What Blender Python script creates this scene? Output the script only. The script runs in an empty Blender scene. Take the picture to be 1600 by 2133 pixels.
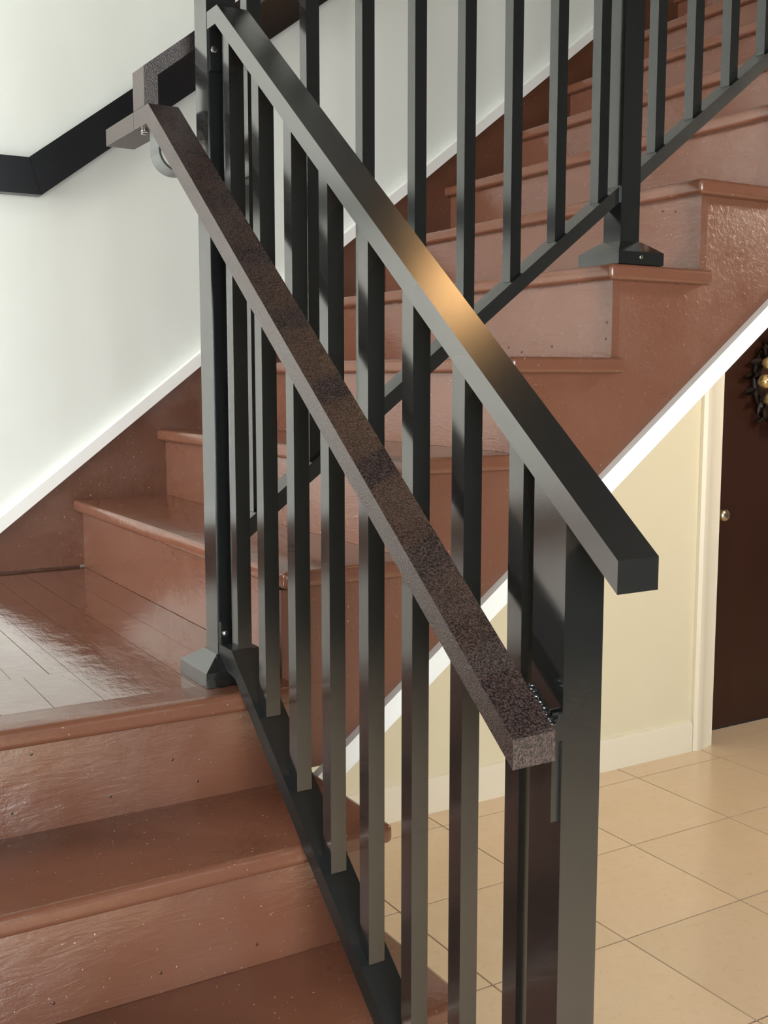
import bpy, bmesh, math, random
from mathutils import Matrix, Vector
random.seed(7)
scene = bpy.context.scene
COL = scene.collection

# ------------------------------------------------------------------ camera
cam_d = bpy.data.cameras.new('camera')
cam = bpy.data.objects.new('camera', cam_d)
COL.objects.link(cam)
YAW, PITCH = 0.5372, 0.1216
F = Vector((math.sin(YAW)*math.cos(PITCH), math.cos(YAW)*math.cos(PITCH), -math.sin(PITCH)))
R = Vector((math.cos(YAW), -math.sin(YAW), 0))
U = R.cross(F)
M = Matrix((R, U, -F)).transposed().to_4x4()
M.translation = Vector((-0.5865, -1.7401, 0.5483))
cam.matrix_world = M
cam_d.sensor_fit = 'HORIZONTAL'
cam_d.sensor_width = 36
cam_d.lens = 2319.9/1600*36
cam_d.clip_start = 0.02
scene.camera = cam

# ------------------------------------------------------------------ world, lights, exposure
world = bpy.data.worlds.new('world'); scene.world = world
world.use_nodes = True
bg = world.node_tree.nodes['Background']
bg.inputs[0].default_value = (0.80, 0.90, 1.0, 1)
bg.inputs[1].default_value = 1.0
scene.view_settings.view_transform = 'Standard'
scene.view_settings.look = 'None'
scene.view_settings.gamma = 1
scene.view_settings.use_curve_mapping = False
scene.view_settings.exposure = 0.0


def area(name, loc, target, sx, sy, power, colour):
    d = bpy.data.lights.new(name, 'AREA')
    d.shape = 'RECTANGLE'; d.size = sx; d.size_y = sy
    d.energy = power; d.color = colour
    o = bpy.data.objects.new(name, d); COL.objects.link(o)
    o.location = loc
    o.rotation_euler = (Vector(target) - Vector(loc)).to_track_quat('-Z', 'Y').to_euler()
    return o


# daylight standing in the glazed entrance behind the camera and in the side window, and in the window at the end of the landing
area('entrance_daylight', (-.35, -4.22, 0.40), (-.35, 0, 0.40), 1.2, 2.5, 116, (0.93, 0.985, 0.98))
area('side_window_daylight', (-1.0, -2.9, 0.75), (0, -2.9, 0.75), 1.5, 1.5, 85, (0.93, 0.985, 0.98))
area('landing_window_daylight', (-2.74, 0.64, 1.25), (0, 0.64, 1.15), 1.15, 1.8, 100, (1.0, 0.955, 0.90))

scene.cycles.max_bounces = 5
scene.cycles.diffuse_bounces = 3
scene.cycles.glossy_bounces = 3
scene.cycles.transmission_bounces = 3
scene.cycles.use_light_tree = False
scene.cycles.use_adaptive_sampling = True
scene.cycles.adaptive_threshold = 0.06
scene.cycles.adaptive_min_samples = 12
scene.cycles.sample_clamp_indirect = 6


# ------------------------------------------------------------------ materials
def lin(r, g, b):
    def c(v):
        v /= 255.0
        return v/12.92 if v <= 0.04045 else ((v+0.055)/1.055)**2.4
    return (c(r), c(g), c(b), 1)


class Mat:
    def __init__(s, name):
        s.m = bpy.data.materials.new(name); s.m.use_nodes = True
        s.t = s.m.node_tree; s.n = s.t.nodes; s.l = s.t.links
        s.b = s.n['Principled BSDF']
        g = s.n.new('ShaderNodeNewGeometry'); s.pos = g.outputs['Position']

    def set(s, **k):
        for a, v in k.items():
            s.b.inputs[a.replace('_', ' ')].default_value = v
        return s

    def vec(s, scale):
        n = s.n.new('ShaderNodeVectorMath'); n.operation = 'MULTIPLY'
        s.l.new(s.pos, n.inputs[0]); n.inputs[1].default_value = scale
        return n.outputs[0]

    def noise(s, scale, detail=3, rough=.55, dist=0, stretch=(1, 1, 1)):
        n = s.n.new('ShaderNodeTexNoise')
        s.l.new(s.vec(stretch), n.inputs['Vector'])
        n.inputs['Scale'].default_value = scale; n.inputs['Detail'].default_value = detail
        n.inputs['Roughness'].default_value = rough; n.inputs['Distortion'].default_value = dist
        return n.outputs['Fac']

    def ramp(s, src, stops):
        n = s.n.new('ShaderNodeValToRGB'); e = n.color_ramp.elements
        while len(e) < len(stops): e.new(0.5)
        for q, (p, c) in zip(e, stops):
            q.position = p
            q.color = c if isinstance(c, tuple) else (c, c, c, 1)
        s.l.new(src, n.inputs[0]); return n.outputs[0]

    def mixc(s, fac, a, b, mode='MIX'):
        n = s.n.new('ShaderNodeMix'); n.data_type = 'RGBA'; n.blend_type = mode
        for sock, v in ((n.inputs[0], fac), (n.inputs[6], a), (n.inputs[7], b)):
            if hasattr(v, 'links') or hasattr(v, 'is_linked'): s.l.new(v, sock)
            else: sock.default_value = v
        return n.outputs[2]

    def colour(s, v): s.l.new(v, s.b.inputs['Base Color']); return s
    def rough(s, v): s.l.new(v, s.b.inputs['Roughness']); return s

    def bump(s, pairs):
        last = None
        for src, st, dist in pairs:
            n = s.n.new('ShaderNodeBump'); n.inputs['Strength'].default_value = st
            n.inputs['Distance'].default_value = dist
            s.l.new(src, n.inputs['Height'])
            if last: s.l.new(last, n.inputs['Normal'])
            last = n.outputs[0]
        s.l.new(last, s.b.inputs['Normal'])
        if 'Coat Normal' in s.b.inputs: s.l.new(last, s.b.inputs['Coat Normal'])
        return s


def brown(name, a, b, rough, peel, wrinkle, wscale=45, stretch=(1, 1, 1), ior=1.6, coat=.5):
    m = Mat(name)
    base = m.mixc(m.noise(6, 4), a, b)
    wear = m.ramp(m.noise(23, 4, .7), [(0.0, 0.0), (.70, 0.0), (.76, 1.0)])
    base = m.mixc(wear, base, lin(142, 96, 78))
    specks = m.ramp(m.noise(210, 1, .4), [(0.0, 0.0), (.775, 0.0), (.79, 1.0)])
    base = m.mixc(specks, base, lin(196, 168, 152))
    m.colour(base)
    m.rough(m.ramp(m.noise(9, 4), [(.3, rough*.75), (.75, rough*1.5)]))
    m.set(IOR=ior, Coat_Weight=coat, Coat_Roughness=rough*.6)
    m.bump([(m.noise(14, 2), .25, .004),
            (m.noise(wscale, 4, .6, 1.2, stretch), wrinkle, .004), (m.noise(260, 2), peel, .001)])
    return m.m


B1, B2 = lin(123, 81, 63), lin(113, 73, 56)
BROWN = brown('brown_gloss_paint', B1, B2, .2, .12, .10, 45, (1, 1, 1), 1.55, .4)
BROWN_R = brown('brown_paint_brushed', B1, B2, .22, .15, .2, 30, (.5, .5, 2.2), 1.75, .8)
BROWN_S = brown('brown_paint_wrinkled', B1, B2, .34, .15, .32, 75, (1, 1, 1), 1.5, .15)
BROWN_F = brown('brown_floor_paint', lin(123, 81, 63), lin(113, 73, 56), .11, .10, .10, 30, (2.2, .6, 1), 1.9, 1.0)
SKIRT = brown('brown_skirting_paint', lin(106, 66, 46), lin(97, 59, 40), .38, .12, .10, 45, (1, 1, 1), 1.45, .05)


def black_metal(name, rough, ior, coat):
    m = Mat(name)
    m.set(Base_Color=(.011, .0122, .0124, 1))
    m.rough(m.ramp(m.noise(5, 2, .5), [(.35, rough), (.75, rough*1.2)]))
    m.set(IOR=ior, Coat_Weight=coat, Coat_IOR=1.65, Coat_Roughness=rough*.8)
    m.bump([(m.noise(700, 1), .03, .0005)])
    return m.m


BLACK = black_metal('black_powder_coat', .15, 1.6, .85)
BLACK_R = black_metal('black_satin_rail', .24, 1.7, 1.0)
BLACK_M = black_metal('black_matte_rail', .38, 1.45, .0)
BLACK_W = Mat('black_painted_wood').set(Base_Color=(.006, .0065, .009, 1), Roughness=.33).m

m = Mat('brown_hammered_coat')
ham = m.noise(430, 2, .6, .3)
m.colour(m.mixc(m.ramp(ham, [(.42, 0.0), (.62, 1.0)]), (.003, .0015, .0014, 1), (.075, .042, .037, 1)))
m.set(Roughness=.40, IOR=1.9)
m.bump([(ham, .45, .0014)])
HAMMER = m.m

m = Mat('white_plaster')
m.colour(m.mixc(m.noise(5, 3), lin(226, 231, 226), lin(231, 235, 231)))
m.set(Roughness=.5).bump([(m.noise(7, 3, .5), .10, .02), (m.noise(60, 3, .6), .05, .003)])
WHITE_WALL = m.m
m = Mat('cream_plaster')
m.colour(m.mixc(m.noise(4, 3), lin(232, 224, 198), lin(228, 219, 192)))
m.set(Roughness=.55).bump([(m.noise(60, 4), .06, .003)])
CREAM = m.m
WHITE = Mat('white_gloss_trim').set(Base_Color=lin(249, 250, 248), Roughness=.3).m
IVORY = Mat('ivory_trim').set(Base_Color=lin(238, 230, 212), Roughness=.35).m
CEIL = Mat('ceiling_dimmed').set(Base_Color=lin(72, 67, 60), Roughness=.9).m  # unseen ceiling, coloured dark so the rails reflect a dim stairwell
TAUPE_DIM = Mat('dimmed_taupe_wall').set(Base_Color=lin(78, 74, 69), Roughness=.7).m  # unseen front and right walls, darkened in colour to keep metal reflections dim

m = Mat('beige_ceramic')
oi = m.n.new('ShaderNodeObjectInfo')
mot = m.mixc(m.noise(9, 6, .65, .8), lin(238, 214, 186), lin(227, 200, 168))
mot = m.mixc(m.ramp(m.noise(40, 5, .7), [(.55, 0.0), (.8, .5)]), mot, lin(204, 170, 134))
tint = m.ramp(oi.outputs['Random'], [(0.0, .93), (1.0, 1.0)])
m.colour(m.mixc(1.0, mot, tint, 'MULTIPLY'))
m.set(Roughness=.22).bump([(m.noise(25, 3), .06, .002)])
TILE = m.m
GROUT = Mat('brown_grout').set(Base_Color=lin(66, 46, 32), Roughness=.9).m
m = Mat('dark_brown_door')
m.colour(m.mixc(m.noise(3, 3, .5, 0, (6, 6, .6)), lin(58, 30, 20), lin(48, 24, 15))).set(Roughness=.38)
DOOR = m.m
NAIL = Mat('painted_nail').set(Base_Color=lin(70, 42, 32), Roughness=.3).m
NICKEL = Mat('brushed_nickel').set(Base_Color=lin(205, 190, 165), Metallic=1.0, Roughness=.28).m
CHROME = Mat('zinc_screw').set(Base_Color=lin(215, 215, 212), Metallic=1.0, Roughness=.22).m
STEEL = Mat('grey_steel_strap').set(Base_Color=lin(118, 123, 123), Metallic=.3, Roughness=.32).m
WELD = Mat('glossy_black_weld').set(Base_Color=(.01, .01, .011, 1), Roughness=.08, Coat_Weight=1.0).m
LEAF = Mat('dark_wreath_leaf').set(Base_Color=lin(34, 22, 16), Roughness=.5).m
GOLD = Mat('pale_gold_bauble').set(Base_Color=lin(226, 196, 140), Metallic=.75, Roughness=.16).m
BRASS = Mat('lamp_brass').set(Base_Color=lin(150, 120, 70), Metallic=1.0, Roughness=.35).m
m = Mat('lamp_opal_glass')
m.set(Base_Color=(1, .85, .62, 1), Roughness=.3, Emission_Color=(1, .50, .16, 1), Emission_Strength=4.2)
OPAL = m.m
GLASS = Mat('window_glass').set(Base_Color=(.9, .95, 1, 1), Roughness=.02, Transmission_Weight=1.0).m


# ------------------------------------------------------------------ mesh helpers
def finish(bm, name, mat, parent=None, bevel=0, seg=2, smooth=True, angle=35):
    if bevel:
        es = [e for e in bm.edges if len(e.link_faces) == 2 and e.calc_face_angle(0) > math.radians(20)]
        bmesh.ops.bevel(bm, geom=es, offset=bevel, segments=seg, profile=.5, affect='EDGES', clamp_overlap=True)
    bmesh.ops.recalc_face_normals(bm, faces=bm.faces)
    vs = [v.co for v in bm.verts]
    lo = Vector([min(v[i] for v in vs) for i in range(3)]); hi = Vector([max(v[i] for v in vs) for i in range(3)])
    c = Vector(((lo.x+hi.x)/2, (lo.y+hi.y)/2, lo.z))
    for v in bm.verts: v.co -= c
    if smooth:
        for f in bm.faces: f.smooth = True
        for e in bm.edges:
            if len(e.link_faces) == 2 and e.calc_face_angle(0) > math.radians(angle): e.smooth = False
    me = bpy.data.meshes.new(name); bm.to_mesh(me); bm.free()
    me.materials.append(mat)
    o = bpy.data.objects.new(name, me); COL.objects.link(o)
    put(o, c, parent)
    return o


def world_loc(o):
    p = Vector(o.location)
    while o.parent: o = o.parent; p += Vector(o.location)
    return p


def put(o, loc, parent):
    o.location = Vector(loc) - (world_loc(parent) if parent else Vector())
    o.parent = parent


def copy_at(src, loc, parent):
    o = src.copy(); COL.objects.link(o); put(o, loc, parent); return o


def hexa(bm, x0, x1, y0, y1, z0, z1):
    v = [bm.verts.new(p) for p in ((x0, y0, z0), (x1, y0, z0), (x1, y1, z0), (x0, y1, z0),
                                   (x0, y0, z1), (x1, y0, z1), (x1, y1, z1), (x0, y1, z1))]
    for f in ((0, 3, 2, 1), (4, 5, 6, 7), (0, 1, 5, 4), (1, 2, 6, 5), (2, 3, 7, 6), (3, 0, 4, 7)):
        bm.faces.new([v[i] for i in f])
    return v


def box(name, x0, x1, y0, y1, z0, z1, mat, parent=None, bevel=.0015, seg=2):
    bm = bmesh.new(); hexa(bm, x0, x1, y0, y1, z0, z1)
    return finish(bm, name, mat, parent, bevel, seg)


def extrude(name, pts, axis, a, b, mat, parent=None, bevel=.0015, seg=2):
    """polygon pts in the two other axes (in x, y, z order), pulled from a to b along axis"""
    bm = bmesh.new()
    def P(p, t):
        q = list(p); q.insert('xyz'.index(axis), t); return q
    A = [bm.verts.new(P(p, a)) for p in pts]; B = [bm.verts.new(P(p, b)) for p in pts]
    bm.faces.new(A); bm.faces.new(B[::-1])
    n = len(pts)
    for i in range(n):
        bm.faces.new((A[i], A[(i+1) % n], B[(i+1) % n], B[i]))
    return finish(bm, name, mat, parent, bevel, seg)


def bullnose(name, x0, x1, y0, y1, ztop, th, mat, parent, front, side=None):
    """a tread board whose front (and one side) edge is rounded over; front / side are 'x0','y0','x1'"""
    bm = bmesh.new(); hexa(bm, x0, x1, y0, y1, ztop-th, ztop)
    lim = {'x0': (0, x0), 'x1': (0, x1), 'y0': (1, y0), 'y1': (1, y1)}
    def on(e, s):
        i, v = lim[s]; return all(abs(q.co[i]-v) < 1e-6 for q in e.verts)
    flat = lambda e: abs(e.verts[0].co.z-e.verts[1].co.z) < 1e-6
    if side:
        ve = [e for e in bm.edges if on(e, front) and on(e, side)]
        bmesh.ops.bevel(bm, geom=ve, offset=.010, segments=4, profile=.5, affect='EDGES')
    def hz(e):
        if not flat(e) or len(e.link_faces) != 2: return False
        nz = [abs(f.normal.z) for f in e.link_faces]
        if not (max(nz) > .9 and min(nz) < .1): return False
        f = min(e.link_faces, key=lambda f: abs(f.normal.z))
        c = f.calc_center_median()
        for s in (front, side):
            if s:
                i, v = lim[s]
                if abs(c[i]-v) < .011 and not any(abs(c[j]-w) < 1e-6 for k, (j, w) in lim.items() if k not in (front, side)): return True
        return False
    bm.normal_update()
    es = [e for e in bm.edges if hz(e)]
    bmesh.ops.bevel(bm, geom=es, offset=th*.42, segments=5, profile=.5, affect='EDGES', clamp_overlap=True)
    return finish(bm, name, mat, parent, 0, angle=60)


def empty(name, loc, label, cat, group=None, parent=None):
    o = bpy.data.objects.new(name, None); COL.objects.link(o)
    o.empty_display_size = .05
    put(o, loc, parent)
    return tag(o, label, cat, group)


def tag(o, label, cat, group=None):
    o['label'] = label; o['category'] = cat
    if group: o['group'] = group
    return o


def struct(o, label=None, cat=None):
    o['kind'] = 'structure'
    if label: o['label'] = label
    if cat: o['category'] = cat
    return o


def disc(name, c, axis, r, d, mat, parent, seg=20, dome=False):
    """short cylinder (screw head, rose) on point c, its face looking along axis"""
    bm = bmesh.new()
    a = Vector(axis).normalized()
    rot = a.to_track_quat('Z', 'Y').to_matrix().to_4x4()
    rings = [(r, 0), (r, d*.55), (r*.8, d*.9), (r*.35, d)] if dome else [(r, 0), (r, d*.8), (r*.88, d)]
    loops = []
    for rr, h in rings:
        loops.append([bm.verts.new(Vector(c) + rot @ Vector((rr*math.cos(t), rr*math.sin(t), h)))
                      for t in [2*math.pi*i/seg for i in range(seg)]])
    for A, B in zip(loops, loops[1:]):
        for i in range(seg): bm.faces.new((A[i], A[(i+1) % seg], B[(i+1) % seg], B[i]))
    bm.faces.new(loops[-1]); bm.faces.new(loops[0][::-1])
    return finish(bm, name, mat, parent)


def screw(c, axis, r, parent):
    s = disc('screw', c, axis, r, r*.6, CHROME, parent, dome=True)
    s['label'] = 'bright zinc screw head'
    return s


def ball(name, c, r, mat, parent, sub=3):
    bm = bmesh.new(); bmesh.ops.create_icosphere(bm, subdivisions=sub, radius=r)
    for v in bm.verts: v.co += Vector(c)
    return finish(bm, name, mat, parent, angle=80)


# ------------------------------------------------------------------ room shell
XL, XR, YF, YB = -1.05, 4.6, -4.3, 1.365
ZF, ZC = -0.95, 4.7
floor = struct(box('floor', XL-.1, XR+.1, YF-.1, YB+.25, ZF-.12, ZF-.006, GROUT, None, 0))
DS, GX, GY = .4402, 1.4143, .3542
proto = None
for i in range(-6, 8):
    for j in range(-11, 4):
        x0, x1 = max(GX+i*DS, XL), min(GX+(i+1)*DS, XR)
        y0, y1 = max(GY+j*DS, YF), min(GY+(j+1)*DS, YB+.13)
        if x1-x0 < .03 or y1-y0 < .03: continue
        if x1 < .29 and y0 > -1.0: continue            # under the stair
        whole = abs(x1-x0-DS) < 1e-6 and abs(y1-y0-DS) < 1e-6
        g = .0028
        if whole and proto:
            copy_at(proto, ((x0+x1)/2, (y0+y1)/2, ZF-.0105), floor)
        else:
            t = box('tile', x0+g, x1-g, y0+g, y1-g, ZF-.0105, ZF, TILE, floor, .0012, 1)
            if whole: proto = t

SL = .7705
up_wall = extrude('wall_back', [(-2.95, -.01), (.24, -.01), (XR+.1, SL*(XR+.1)-.195), (XR+.1, ZC), (-2.95, ZC)], 'y', YB, YB+.15, WHITE_WALL, None, 0)
struct(up_wall)
lo_wall = extrude('wall_back', [(-2.95, ZF-.1), (2.80, ZF-.1), (2.80, 1.10), (3.76, 1.10), (3.76, ZF-.1), (XR+.1, ZF-.1),
                                (XR+.1, SL*(XR+.1)-.195), (.24, -.01), (-2.95, -.01)], 'y', YB, YB+.15, CREAM, None, 0)
struct(lo_wall)


def wall_with_hole(name, axis, a, b, u0, u1, z0, z1, h, mat):
    hu0, hu1, hz0, hz1 = h
    e = .0
    bm = bmesh.new()
    def q(u, t, z): return (t, u, z) if axis == 'x' else (u, t, z)
    us = [u0, hu0, hu1, u1]; zs = [z0, hz0, hz1, z1]
    V = {}
    for t in (a, b):
        for i, u in enumerate(us):
            for k, z in enumerate(zs): V[t, i, k] = bm.verts.new(q(u, t, z))
    for t in (a, b):
        for i in range(3):
            for k in range(3):
                if (i, k) == (1, 1): continue
                bm.faces.new([V[t, i, k], V[t, i+1, k], V[t, i+1, k+1], V[t, i, k+1]])
    ring = [(1, 1), (2, 1), (2, 2), (1, 2)]
    outer = [(0, 0), (1, 0), (2, 0), (3, 0), (3, 1), (3, 2), (3, 3), (2, 3), (1, 3), (0, 3), (0, 2), (0, 1)]
    for rr in (ring, outer):
        for (i, k), (i2, k2) in zip(rr, rr[1:]+rr[:1]):
            bm.faces.new([V[a, i, k], V[a, i2, k2], V[b, i2, k2], V[b, i, k]])
    return struct(finish(bm, name, mat))


def window(name, axis, t, u0, u1, z0, z1, nu, nz):
    """frame with mullions; each pane a part"""
    cu, cz = (u0+u1)/2, z0
    def bx(nm, a, b, c, d, w, mat, par, bev=.003):
        if axis == 'x': return box(nm, t-w/2, t+w/2, a, b, c, d, mat, par, bev)
        return box(nm, a, b, t-w/2, t+w/2, c, d, mat, par, bev)
    root = bpy.data.objects.new(name, None); COL.objects.link(root)
    root.location = (t, cu, cz) if axis == 'x' else (cu, t, cz)
    struct(root)
    f = .06
    bx('window_frame', u0, u1, z0, z0+f, .08, WHITE, root); bx('window_frame', u0, u1, z1-f, z1, .08, WHITE, root)
    bx('window_frame', u0, u0+f, z0+f, z1-f, .08, WHITE, root); bx('window_frame', u1-f, u1, z0+f, z1-f, .08, WHITE, root)
    wu, wz = (u1-u0-2*f)/nu, (z1-z0-2*f)/nz
    for i in range(1, nu): bx('mullion', u0+f+i*wu-.02, u0+f+i*wu+.02, z0+f, z1-f, .06, WHITE, root)
    for i in range(nu):
        for k in range(nz):
            bx('pane', u0+f+i*wu+.02, u0+f+(i+1)*wu-.02, z0+f+k*wz, z0+f+(k+1)*wz-.005, .006, GLASS, root, 0)
    return root


wall_with_hole('wall_front', 'y', YF-.15, YF, XL-.1, XR+.1, ZF-.1, ZC, (-.98, .28, ZF+.02, 1.75), TAUPE_DIM)
window('window_1', 'y', YF-.09, -.98, .28, ZF+.02, 1.75, 2, 2)
wall_with_hole('wall_left', 'x', XL-.15, XL, YF-.15, -1.6, ZF-.1, ZC, (-3.68, -2.12, -.03, 1.53), WHITE_WALL)
window('window_2', 'x', XL-.09, -3.68, -2.12, -.03, 1.53, 2, 1)
struct(extrude('wall_left', [(XL-.15, -1.6), (XL, -1.6), (XL, -.08), (XL-1.9, -.08), (XL-1.9, -.23), (XL-.15, -.23)], 'z', ZF-.1, ZC, WHITE_WALL, None, 0))
XW = -2.8
wall_with_hole('wall_left', 'x', XW-.15, XW, -.08, YB+.15, ZF-.1, ZC, (.05, 1.23, .32, 2.18), WHITE_WALL)
window('window_3', 'x', XW-.09, .05, 1.23, .32, 2.18, 2, 1)
struct(box('wall_right', XR, XR+.15, YF, YB, ZF-.1, ZC, TAUPE_DIM, None, 0))
struct(box('ceiling', -2.95, XR+.1, YF-.1, YB+.1, ZC, ZC+.15, CEIL, None, 0))
struct(box('baseboard_left', XL, XL+.018, YF, -1.16, ZF, ZF+.13, IVORY, None, .003))

# under-stair baseboard and the door at the end of the passage
bb = extrude('baseboard_back', [(YB, ZF), (YB-.02, ZF), (YB-.02, ZF+.108), (YB-.014, ZF+.122), (YB, ZF+.126)], 'x', .29, 2.692, IVORY, None, .0012)
struct(bb)
struct(extrude('baseboard_back', [(YB, ZF), (YB-.02, ZF), (YB-.02, ZF+.108), (YB-.014, ZF+.122), (YB, ZF+.126)], 'x', 3.866, XR, IVORY, None, .0012))

door = bpy.data.objects.new('door_1', None); COL.objects.link(door); door.location = (3.28, 1.49, ZF); struct(door)
prof = [(0, 0), (0, -.016), (.012, -.026), (.035, -.026), (.045, -.020), (.075, -.016), (.092, -.014), (.098, 0)]
extrude('door_casing', [(2.700+u, YB+v) for u, v in prof], 'z', ZF, 1.20, IVORY, door, .001)
extrude('door_casing', [(3.858-u, YB+v) for u, v in prof], 'z', ZF, 1.20, IVORY, door, .001)
extrude('door_casing', [(YB+v, 1.20-u) for u, v in prof], 'x', 2.798, 3.76, IVORY, door, .001)
box('door_jamb', 2.800, 2.818, YB-.005, YB+.15, ZF, 1.10, IVORY, door)
box('door_jamb', 3.742, 3.76, YB-.005, YB+.15, ZF, 1.10, IVORY, door)
box('door_jamb', 2.818, 3.742, YB-.005, YB+.15, 1.082, 1.10, IVORY, door)
slab = box('door_leaf', 2.821, 3.739, 1.49, 1.532, ZF+.008, 1.08, DOOR, door, .002)
kx = 2.925
rose = disc('knob_rose', (kx, 1.49, -.018), (0, -1, 0), .031, .008, NICKEL, slab)
bm = bmesh.new()
prs = [(.011, 0), (.011, .022), (.018, .028), (.0265, .040), (.027, .050), (.021, .060), (.008, .064)]
lp = []
for rr, h in prs:
    lp.append([bm.verts.new((kx+rr*math.cos(t), 1.482-h, -.018+rr*math.sin(t))) for t in [2*math.pi*i/24 for i in range(24)]])
for A, B in zip(lp, lp[1:]):
    for i in range(24): bm.faces.new((A[i], A[(i+1) % 24], B[(i+1) % 24], B[i]))
bm.faces.new(lp[-1]); bm.faces.new(lp[0][::-1])
k = finish(bm, 'door_knob', NICKEL, slab, angle=50); k['label'] = 'pale metal round door knob'
disc('deadbolt', (2.905, 1.49, .235), (0, -1, 0), .026, .016, NICKEL, slab)

# ------------------------------------------------------------------ upper flight along the back wall
T, RISE, NT = .2466, .19, 13
TH = .032
uf = empty('stair_flight', (T, .7, -.17), 'brown painted upper stair flight climbing to the right along the white wall', 'stairs')
for k in range(1, NT+1):
    x0 = k*T
    y_in = YB-.020
    bullnose('tread', x0, x0+.287, 0.0, y_in, k*RISE+TH/2, TH, BROWN, uf, 'x0', 'y0')
    rs = box('riser', x0+.024, x0+.044, .021, y_in, (k-1)*RISE+TH/2+.0005, k*RISE-TH/2, BROWN_R, uf, .001, 1)
    for yy, zz in {4: [(.213, .613), (.321, .603), (.372, .614), (.038, .625), (.036, .658)], 5: [(.097, .908), (.136, .914)]}.get(k, []):
        disc('nail_head', (x0+.0241, yy, zz), (-1, 0, 0), .0028, .0008, NAIL, rs, 10)
pts = [(.252, -.166), (.330, -.166)]
xe = NT*T+.30
pts += [(xe, SL*xe-.42), (xe, NT*RISE-TH/2)]
for k in range(NT, 0, -1):
    pts.append((k*T+.0245, k*RISE-TH/2))
    if k > 1: pts.append((k*T+.0245, (k-1)*RISE-TH/2))
pts.append((1*T+.0245, .17)); pts.append((.252, .17))
pts = [p for i, p in enumerate(pts) if not (i and abs(p[0]-pts[i-1][0]) < 1e-6 and abs(p[1]-pts[i-1][1]) < 1e-6)]
so = extrude('stringer', pts, 'y', .025, .055, BROWN_S, uf, 0)
so['label'] = 'wrinkled brown paint side board'
sf = extrude('soffit', [(.40, SL*.40-.45), (xe, SL*xe-.45), (xe, SL*xe-.42), (.40, SL*.40-.42)], 'y', .056, YB-.001, CREAM, uf, 0)
# upper floor the flight arrives at
struct(box('floor', NT*T+.29, XR, .0, YB, NT*RISE-.2, NT*RISE+TH/2, BROWN_F, None, .002))

zc = -.186
tr = extrude('trim_1', [((zc+.418)/SL, zc), ((zc+.468)/SL, zc), (xe, SL*xe-.4705), (xe, SL*xe-.4205)], 'y', .004, .0245, WHITE, None, .005, 2)
struct(tr)

# brown skirting board with its white cap on the back wall
xs, zs = .02, .094
sk = extrude('trim_2', [(-2.799, .0215), (.27, .0215), (xe, SL*(xe-.27)-.04), (xe, SL*xe+zs), (xs, SL*xs+zs), (-2.799, SL*xs+zs)], 'y', YB-.019, YB, SKIRT, None, .001, 1)
struct(sk)
box('gap_shade_strip', -2.79, .262, YB-.006, YB-.0006, .005, .035, SKIRT, sk, 0)  # added behind the gap under the skirting so the crack shows dark
cap = extrude('trim_3', [(-2.799, SL*xs+zs), (xs, SL*xs+zs), (xe, SL*xe+zs), (xe, SL*xe+zs+.034), (xs-.008, SL*xs+zs+.034), (-2.799, SL*xs+zs+.034)],
              'y', YB-.030, YB, WHITE, None, .007, 3)
struct(cap)

# ------------------------------------------------------------------ landing
ld = empty('stair_landing', (-.4, .66, -.3), 'brown painted board landing between the two stair flights', 'landing')
ZL = TH/2
box('platform', XL+.001, .25, .012, YB-.001, ZF, -TH/2, BROWN, ld, 0)
box('corridor_floor', -2.799, XL-.001, -.079, YB-.001, -.2, ZL-.0005, BROWN_F, ld, 0)
n0 = bullnose('nosing', XL+.001, .252, -.050, .0345, ZL, TH, BROWN, ld, 'y0', 'x1')
rs = box('riser', XL+.001, .250, -.010, .0105, -.168, -TH/2, BROWN_R, ld, .001, 1)
for xx, zz in ((-.232, -.129), (-.076, -.133), (.075, -.136), (-.199, -.040), (.031, -.090)):
    disc('nail_head', (xx, -.0099, zz), (0, -1, 0), .0026, .0008, NAIL, rs, 10)
near = [XL, -.98, -.8975, -.815, -.7325, -.65, -.5675, -.485, -.4025, -.32, -.2335, -.150, -.0675, .0145, .097, .1795, .2695]
far = [XL, -.98, -.905, -.83, -.7475, -.665, -.5825, -.50, -.4175, -.335, -.2535, -.172, -.1045, -.0675, .0145, .097, .1795, .2695]
g = .0005
ysplit = .245
yend = YB-.0065
for a, b in zip(near, near[1:]):
    ya, yb = .0355, (yend if a >= -.07 else ysplit-g)
    box('plank', a+g, b-g, ya, yb, -TH/2+.0005, ZL-random.uniform(0, .0006), BROWN_F, ld, .0007, 1)
for a, b in zip(far, far[1:]):
    if a >= -.07: continue
    box('plank', a+g, b-g, ysplit+g, yend, -TH/2+.0005, ZL-random.uniform(0, .0006), BROWN_F, ld, .0007, 1)

# ------------------------------------------------------------------ lower flight
lf = empty('stair_flight', (-.37, -.6, ZF), 'brown painted lower stair flight in the foreground leading up to the landing', 'stairs')
ztop = [ZL, -.168, -.355, -.553, -.752]
ynos = [-.050, -.272, -.490, -.708, -.926]
XE = .3065
for k in range(1, 5):
    yb = ynos[k-1]+.040+.02
    if k == 1: yb = .0110
    bullnose('tread', XL+.001, XE, ynos[k], yb, ztop[k], TH, BROWN, lf, 'y0', 'x1')
    zb = ztop[k+1] if k < 4 else ZF
    rs = box('riser', XL+.001, .284, ynos[k]+.026, ynos[k]+.046, zb+.0005, ztop[k]-TH, BROWN_R, lf, .001, 1)
    if k == 1:
        for xx, zz in ((.075, -.321), (-.079, -.323), (-.235, -.323)):
            disc('nail_head', (xx, ynos[1]+.0261, zz), (0, -1, 0), .0026, .0008, NAIL, rs, 10)
sp = [(.02, ZF), (.02, ztop[1]-TH)]
for k in range(1, 5):
    sp.append((ynos[k]+.0465, ztop[k]-TH))
    if k < 4: sp.append((ynos[k]+.0465, ztop[k+1]-TH))
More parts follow.
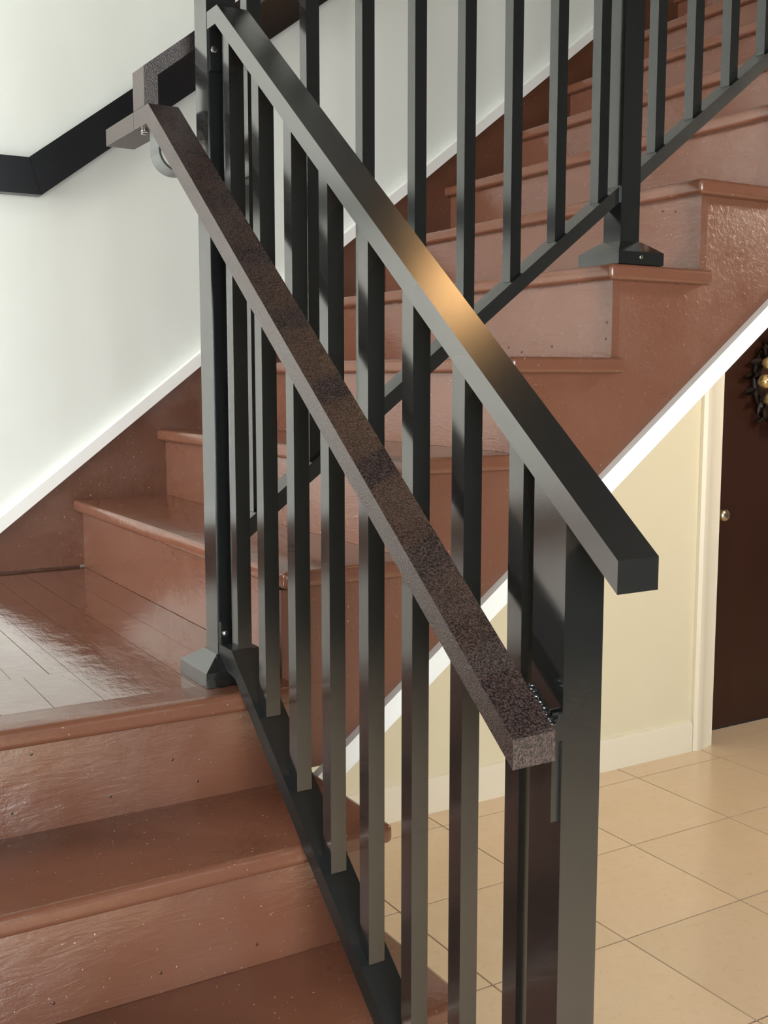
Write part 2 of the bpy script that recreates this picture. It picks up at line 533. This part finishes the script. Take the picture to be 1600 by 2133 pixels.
sp.append((ynos[4]+.0465, ZF))
extrude('stringer', sp, 'x', .262, .284, BROWN_S, lf, 0)

# ------------------------------------------------------------------ railings
PW = .052            # posts are 2 in square tube, balusters 1 in
BW = .0255
XC, YC = .1650, .0700


def post(px, py, z0, z1, plate_z, parent, plate=True):
    p = box('post', px-PW/2, px+PW/2, py-PW/2, py+PW/2, z0, z1, BLACK, parent, .0022, 2)
    if plate:
        h = .0625
        bm = bmesh.new()
        lo = [bm.verts.new((px+sx*h, py+sy*h, plate_z)) for sx, sy in ((-1, -1), (1, -1), (1, 1), (-1, 1))]
        mi = [bm.verts.new((px+sx*h, py+sy*h, plate_z+.026)) for sx, sy in ((-1, -1), (1, -1), (1, 1), (-1, 1))]
        hi = [bm.verts.new((px+sx*(PW/2+.004), py+sy*(PW/2+.004), plate_z+.050)) for sx, sy in ((-1, -1), (1, -1), (1, 1), (-1, 1))]
        for A, B in ((lo, mi), (mi, hi)):
            for i in range(4): bm.faces.new((A[i], A[(i+1) % 4], B[(i+1) % 4], B[i]))
        bm.faces.new(hi); bm.faces.new(lo[::-1])
        s = finish(bm, 'base_cover', BLACK, p, .0018, 2)
        s['label'] = 'black flared post base cover'
    return p


# --- lower railing (plane x = XC)
lr = empty('stair_railing', (XC, -.42, -.70), 'black metal railing of the lower flight, descending toward the foreground', 'railing')
st = .798
def zt(y): return .374 + st*(y+.957)
ztp = zt(0.0)
top_poly = [(-.957, .374), (0.0, ztp), (YC-PW/2-.001, ztp), (YC-PW/2-.001, ztp-.027), (.0085, ztp-.027), (-.957, .341)]
o = extrude('top_rail', top_poly, 'x', .1385, .1915, BLACK_R, lr, .0028, 3)
sb = .805
def zb_(y): return .082 + sb*(y+.013)
y_n = -.880+PW
bot = [(YC-PW/2-.001, .0835), (-.013, .0835), (y_n, zb_(y_n)), (y_n, zb_(y_n)-.036), (-.026, .082-.045), (YC-PW/2-.001, .049)]
extrude('bottom_rail', bot, 'x', .1395, .1905, BLACK_M, lr, .0015, 2)
ny0, ny1 = -.880, -.880+PW
newel = extrude('newel_post', [(ny0, ztop[4]+.0005), (ny1, ztop[4]+.0005), (ny1, zt(ny1)-.034), (ny0, zt(ny0)-.034)], 'x', .1395, .1395+PW, BLACK, lr, .0022, 2)
bm = bmesh.new(); hexa(bm, .1655-.0625, .1655+.0625, -.854-.0625, -.854+.0625, ztop[4], ztop[4]+.03)
finish(bm, 'base_cover', BLACK, newel, .004, 2)
for i in range(8):
    y0 = -.012 - .1115*i
    y1 = y0+BW
    extrude('baluster', [(y0, zb_(y0)+.0005), (y1, min(zb_(y1), .083)+.0005), (y1, min(zt(y1), ztp)-.0335), (y0, zt(y0)-.0335)],
            'x', .1525, .1525+BW, BLACK, lr, .0016, 2)

# --- upper railing (plane y = YC)
ur = empty('stair_railing', (.63, YC, .02), 'black metal railing of the upper flight, with posts rising out of the frame top', 'railing')
su = .7585
def zu(x): return .304 + su*(x-.208)
UP_H = 1.05
posts_x = [XC-.001, 1.072, 2.06]
p1 = post(posts_x[0], YC, ZL+.0005, zu(posts_x[0])+UP_H+.09, ZL+.0005, ur)
p2 = post(posts_x[1], YC-.003, 4*RISE+TH/2+.0005, zu(posts_x[1])+UP_H+.09, 4*RISE+TH/2+.0005, ur)
p3 = post(posts_x[2], YC, 8*RISE+TH/2+.0005, zu(posts_x[2])+UP_H+.09, 8*RISE+TH/2+.0005, ur)
for a, b in zip(posts_x, posts_x[1:]):
    xa, xb = a+PW/2+.0005, b-PW/2-.0005
    extrude('bottom_rail', [(xa, zu(xa)-.033), (xb, zu(xb)-.033), (xb, zu(xb)), (xa, zu(xa))], 'y', .0445, .0955, BLACK_R, ur, .0018, 2)
    extrude('top_rail', [(xa, zu(xa)+UP_H-.033), (xb, zu(xb)+UP_H-.033), (xb, zu(xb)+UP_H), (xa, zu(xa)+UP_H)], 'y', .0445, .0955, BLACK_R, ur, .0018, 2)
bx_ = [.215+.1115*i for i in range(8)] + [1.150+.1075*i for i in range(8)]
for x0 in bx_:
    x1 = x0+BW
    extrude('baluster', [(x0, zu(x0)+.0005), (x1, zu(x1)+.0005), (x1, zu(x1)+UP_H-.0335), (x0, zu(x0)+UP_H-.0335)],
            'y', .0555, .0555+BW, BLACK, ur, .0016, 2)
screw((1.071, YC-.003-.0625, 4*RISE+TH/2+.016), (0, -1, 0), .0042, p2)

# --- mounting tabs of the lower railing on the landing post
yp = YC-PW/2
t1 = box('mounting_tab', .1405, .1895, yp-.0055, yp-.0008, ztp-.092, ztp-.0275, BLACK, lr, .0012)
screw((.1485, yp-.0055, ztp-.058), (0, -1, 0), .0052, t1)
t2 = box('mounting_tab', .1405, .1770, yp-.0055, yp-.0008, .0838, .123, BLACK, lr, .0012)
screw((.150, yp-.0055, .102), (0, -1, 0), .0048, t2)

# ------------------------------------------------------------------ hammered brown handrail
hr = empty('handrail', (.09, -.4, .16), 'dark brown hammered metal handrail mounted on the side of the black railing', 'handrail')
HX, HW = .0630, .0535
sh = .792
zj = 1.001
yj = -.897 + (zj-.194)/sh
low = [(-.897, .194), (yj, zj), (.198, zj), (.198, zj-.030), (yj+.012, zj-.030), (-.897, .163)]
extrude('lower_rail', low, 'x', HX, HX+HW, HAMMER, hr, .0045, 3)
ext_ = box('end_extension', HX, HX+HW, .199, .358, zj-.030, zj, HAMMER, hr, .0025, 2)
y0, y1 = .140, .198
xk = HX+.0245
zk = 1.066
xu = 3.2
upl = [(HX, zj+.0005), (xk, zj+.0005), (xk, zk-.012), (xu, zk-.012+.76*(xu-xk)), (xu, zk+.76*(xu-HX)), (HX, zk)]
extrude('upper_rail', upl, 'y', y0, y1, HAMMER, hr, .0025, 2)
# strap bracket: hangs from the level end of the rail and bends in to a plate on the landing post
path = [(.085, .9705), (.085, .932)]
for i in range(1, 11):
    t = math.pi/2*i/10
    path.append((.085+.038*(1-math.cos(t)), .932-.038*math.sin(t)))
path.append((.145, .894))
bm = bmesh.new()
rows = []
for i, (x, z) in enumerate(path):
    a = path[max(i-1, 0)]; b = path[min(i+1, len(path)-1)]
    tx, tz = b[0]-a[0], b[1]-a[1]; n = math.hypot(tx, tz); nx, nz = -tz/n, tx/n
    fl = .006*max(0, i-3)/8
    rows.append([bm.verts.new((x+nx*.004*h, yy, z+nz*.004*h)) for yy, h in ((.136-fl, 0), (.180, 0), (.180, 1), (.136-fl, 1))])
for r0, r1 in zip(rows, rows[1:]):
    for i in range(4): bm.faces.new((r0[i], r0[(i+1) % 4], r1[(i+1) % 4], r1[i]))
bm.faces.new(rows[0]); bm.faces.new(rows[-1][::-1])
br = finish(bm, 'bracket', STEEL, hr, .0006, 1); br['label'] = 'bent grey steel strap bracket'
box('bracket_plate', .141, .189, YC+PW/2+.0004, .181, .8935, .8985, STEEL, br, .0008, 1)
screw((.078, .186, .9705), (0, 0, -1), .0065, br)
screw((.084, .206, .9705), (0, 0, -1), .0055, br)
# bar bracket on the newel post, with its weld
bb_ = box('bracket', .129, .1392, -.8765, -.8665, .088, .205, BLACK, hr, .0035, 3)
bb_['label'] = 'black bar bracket on the newel post'
bm = bmesh.new()
for i in range(26):
    t = i/25
    c = Vector((HX+HW+.005+.0012*math.sin(i*2.1), -.850-.034*t, .2295-.034*t*.9+.0015*math.sin(i*1.7)))
    mt = Matrix.Translation(c) @ Matrix.Diagonal((1.5, 1.0, .8, 1))
    bmesh.ops.create_icosphere(bm, subdivisions=2, radius=.0030+.0008*math.sin(i*3.3), matrix=mt)
wd = finish(bm, 'weld_bead', WELD, hr, angle=80); wd['label'] = 'lumpy glossy black weld bead'
bar = box('bracket_arm', HX+HW-.001, .1392, -.882, -.852, .176, .200, BLACK, hr, .002)

# ------------------------------------------------------------------ black board handrail on the wall
yw0, yw1 = YB-.052, YB-.012
sw = .735
h = .0935
xm, zm = .152, 1.116
xm2, zm2 = .182, 1.022
wr = empty('wall_handrail', (.4, YB-.03, 1.02), 'flat black painted wooden handrail board on the white wall', 'handrail')
# level board and sloping board meet in a mitre
extrude('level_board', [(-2.6, zm-h), (xm2-.0008, zm2), (xm-.0008, zm), (-2.6, zm)], 'y', yw0, yw1, BLACK_W, wr, .003, 2)
xq = 3.1
extrude('sloping_board', [(xm2, zm2), (xq, zm2+sw*(xq-xm2)), (xq, zm+sw*(xq-xm)), (xm, zm)], 'y', yw0, yw1, BLACK_W, wr, .003, 2)
for bx0 in (-.6, .6, 1.7, 2.8):
    bz = zm-h*.5 + max(0, bx0-xm)*sw
    box('wall_block', bx0-.03, bx0+.03, yw1-.001, YB-.0005, bz-.03, bz+.02, BLACK_W, wr)

# ------------------------------------------------------------------ wreath on the door
wc = Vector((3.29, 1.462, .535))
wre = empty('door_wreath', wc, 'dark leafy wreath with pale gold baubles hanging on the dark brown door', 'wreath')
bm = bmesh.new()
nmaj, nmin = 36, 8
rings = []
for i in range(nmaj):
    a = 2*math.pi*i/nmaj
    rings.append([bm.verts.new((wc.x+(.165+.020*math.cos(b))*math.cos(a), wc.y+.012+.012*math.sin(b), wc.z+(.165+.020*math.cos(b))*math.sin(a)))
                  for b in [2*math.pi*j/nmin for j in range(nmin)]])
for i in range(nmaj):
    A_, B_ = rings[i], rings[(i+1) % nmaj]
    for j in range(nmin): bm.faces.new((A_[j], A_[(j+1) % nmin], B_[(j+1) % nmin], B_[j]))
finish(bm, 'wreath_ring', LEAF, wre, angle=80)
bm = bmesh.new()
lv = [(0, 0, 0), (.016, .004, .022), (.012, .006, .048), (0, .001, .075), (-.012, .006, .048), (-.016, .004, .022), (0, -.003, .035)]
V = [bm.verts.new(p) for p in lv]
for i in range(6): bm.faces.new((V[6], V[i], V[(i+1) % 6]))
ex = bmesh.ops.solidify(bm, geom=list(bm.faces), thickness=.0012)
leaf0 = finish(bm, 'leaf', LEAF, wre)
first = True
for i in range(54):
    a = 2*math.pi*i/54
    rr = .165 + random.uniform(-.025, .03)
    loc = wc + Vector((rr*math.cos(a), random.uniform(-.018, -.006), rr*math.sin(a)))
    l = leaf0 if first else leaf0.copy()
    if not first: COL.objects.link(l)
    first = False
    put(l, loc, wre)
    l.rotation_euler = (random.uniform(.0, .5), math.pi/2-a+random.uniform(-.7, .7), random.uniform(-.4, .4))
bpos = [(3.124, .526, .030), (3.141, .600, .026), (3.158, .452, .026), (3.178, .640, .02), (3.20, .420, .02), (3.32, .375, .024), (3.42, .66, .024), (3.44, .48, .022), (3.30, .70, .022)]
for x, z, r in bpos:
    b_ = ball('bauble', (x, 1.425, z), r, GOLD, wre)

# ------------------------------------------------------------------ pendant lamps over the hall, the second an added fill
def pendant(LP, power, colour, label):
    pl = empty('pendant_lamp', LP, label, 'lamp', 'globe pendant lamps over the hall')
    ball('globe', LP, .11, OPAL, pl)
    box('rod', LP.x-.006, LP.x+.006, LP.y-.006, LP.y+.006, LP.z+.12, ZC-.03, BRASS, pl)
    disc('ceiling_rose', (LP.x, LP.y, ZC-.032), (0, 0, 1), .06, .031, BRASS, pl)
    disc('cap', (LP.x, LP.y, LP.z+.098), (0, 0, 1), .05, .03, BRASS, pl)
    d = bpy.data.lights.new('pendant_bulb', 'POINT'); d.energy = power; d.color = colour; d.shadow_soft_size = .11
    o = bpy.data.objects.new('pendant_bulb', d); COL.objects.link(o); o.location = LP - Vector((0, 0, .23))


pendant(Vector((1.405, -.05, 2.45)), 3.5, (1, .56, .22), 'opal globe pendant lamp on a brass rod beside the upper stair railing')
pendant(Vector((2.95, -.45, 1.62)), 84, (1, .89, .75), 'added unseen opal globe lamp on a brass rod, brightening the hall floor and cream wall')  # unseen lamp added to brighten the tiles and the cream wall
bpy.context.view_layer.update()
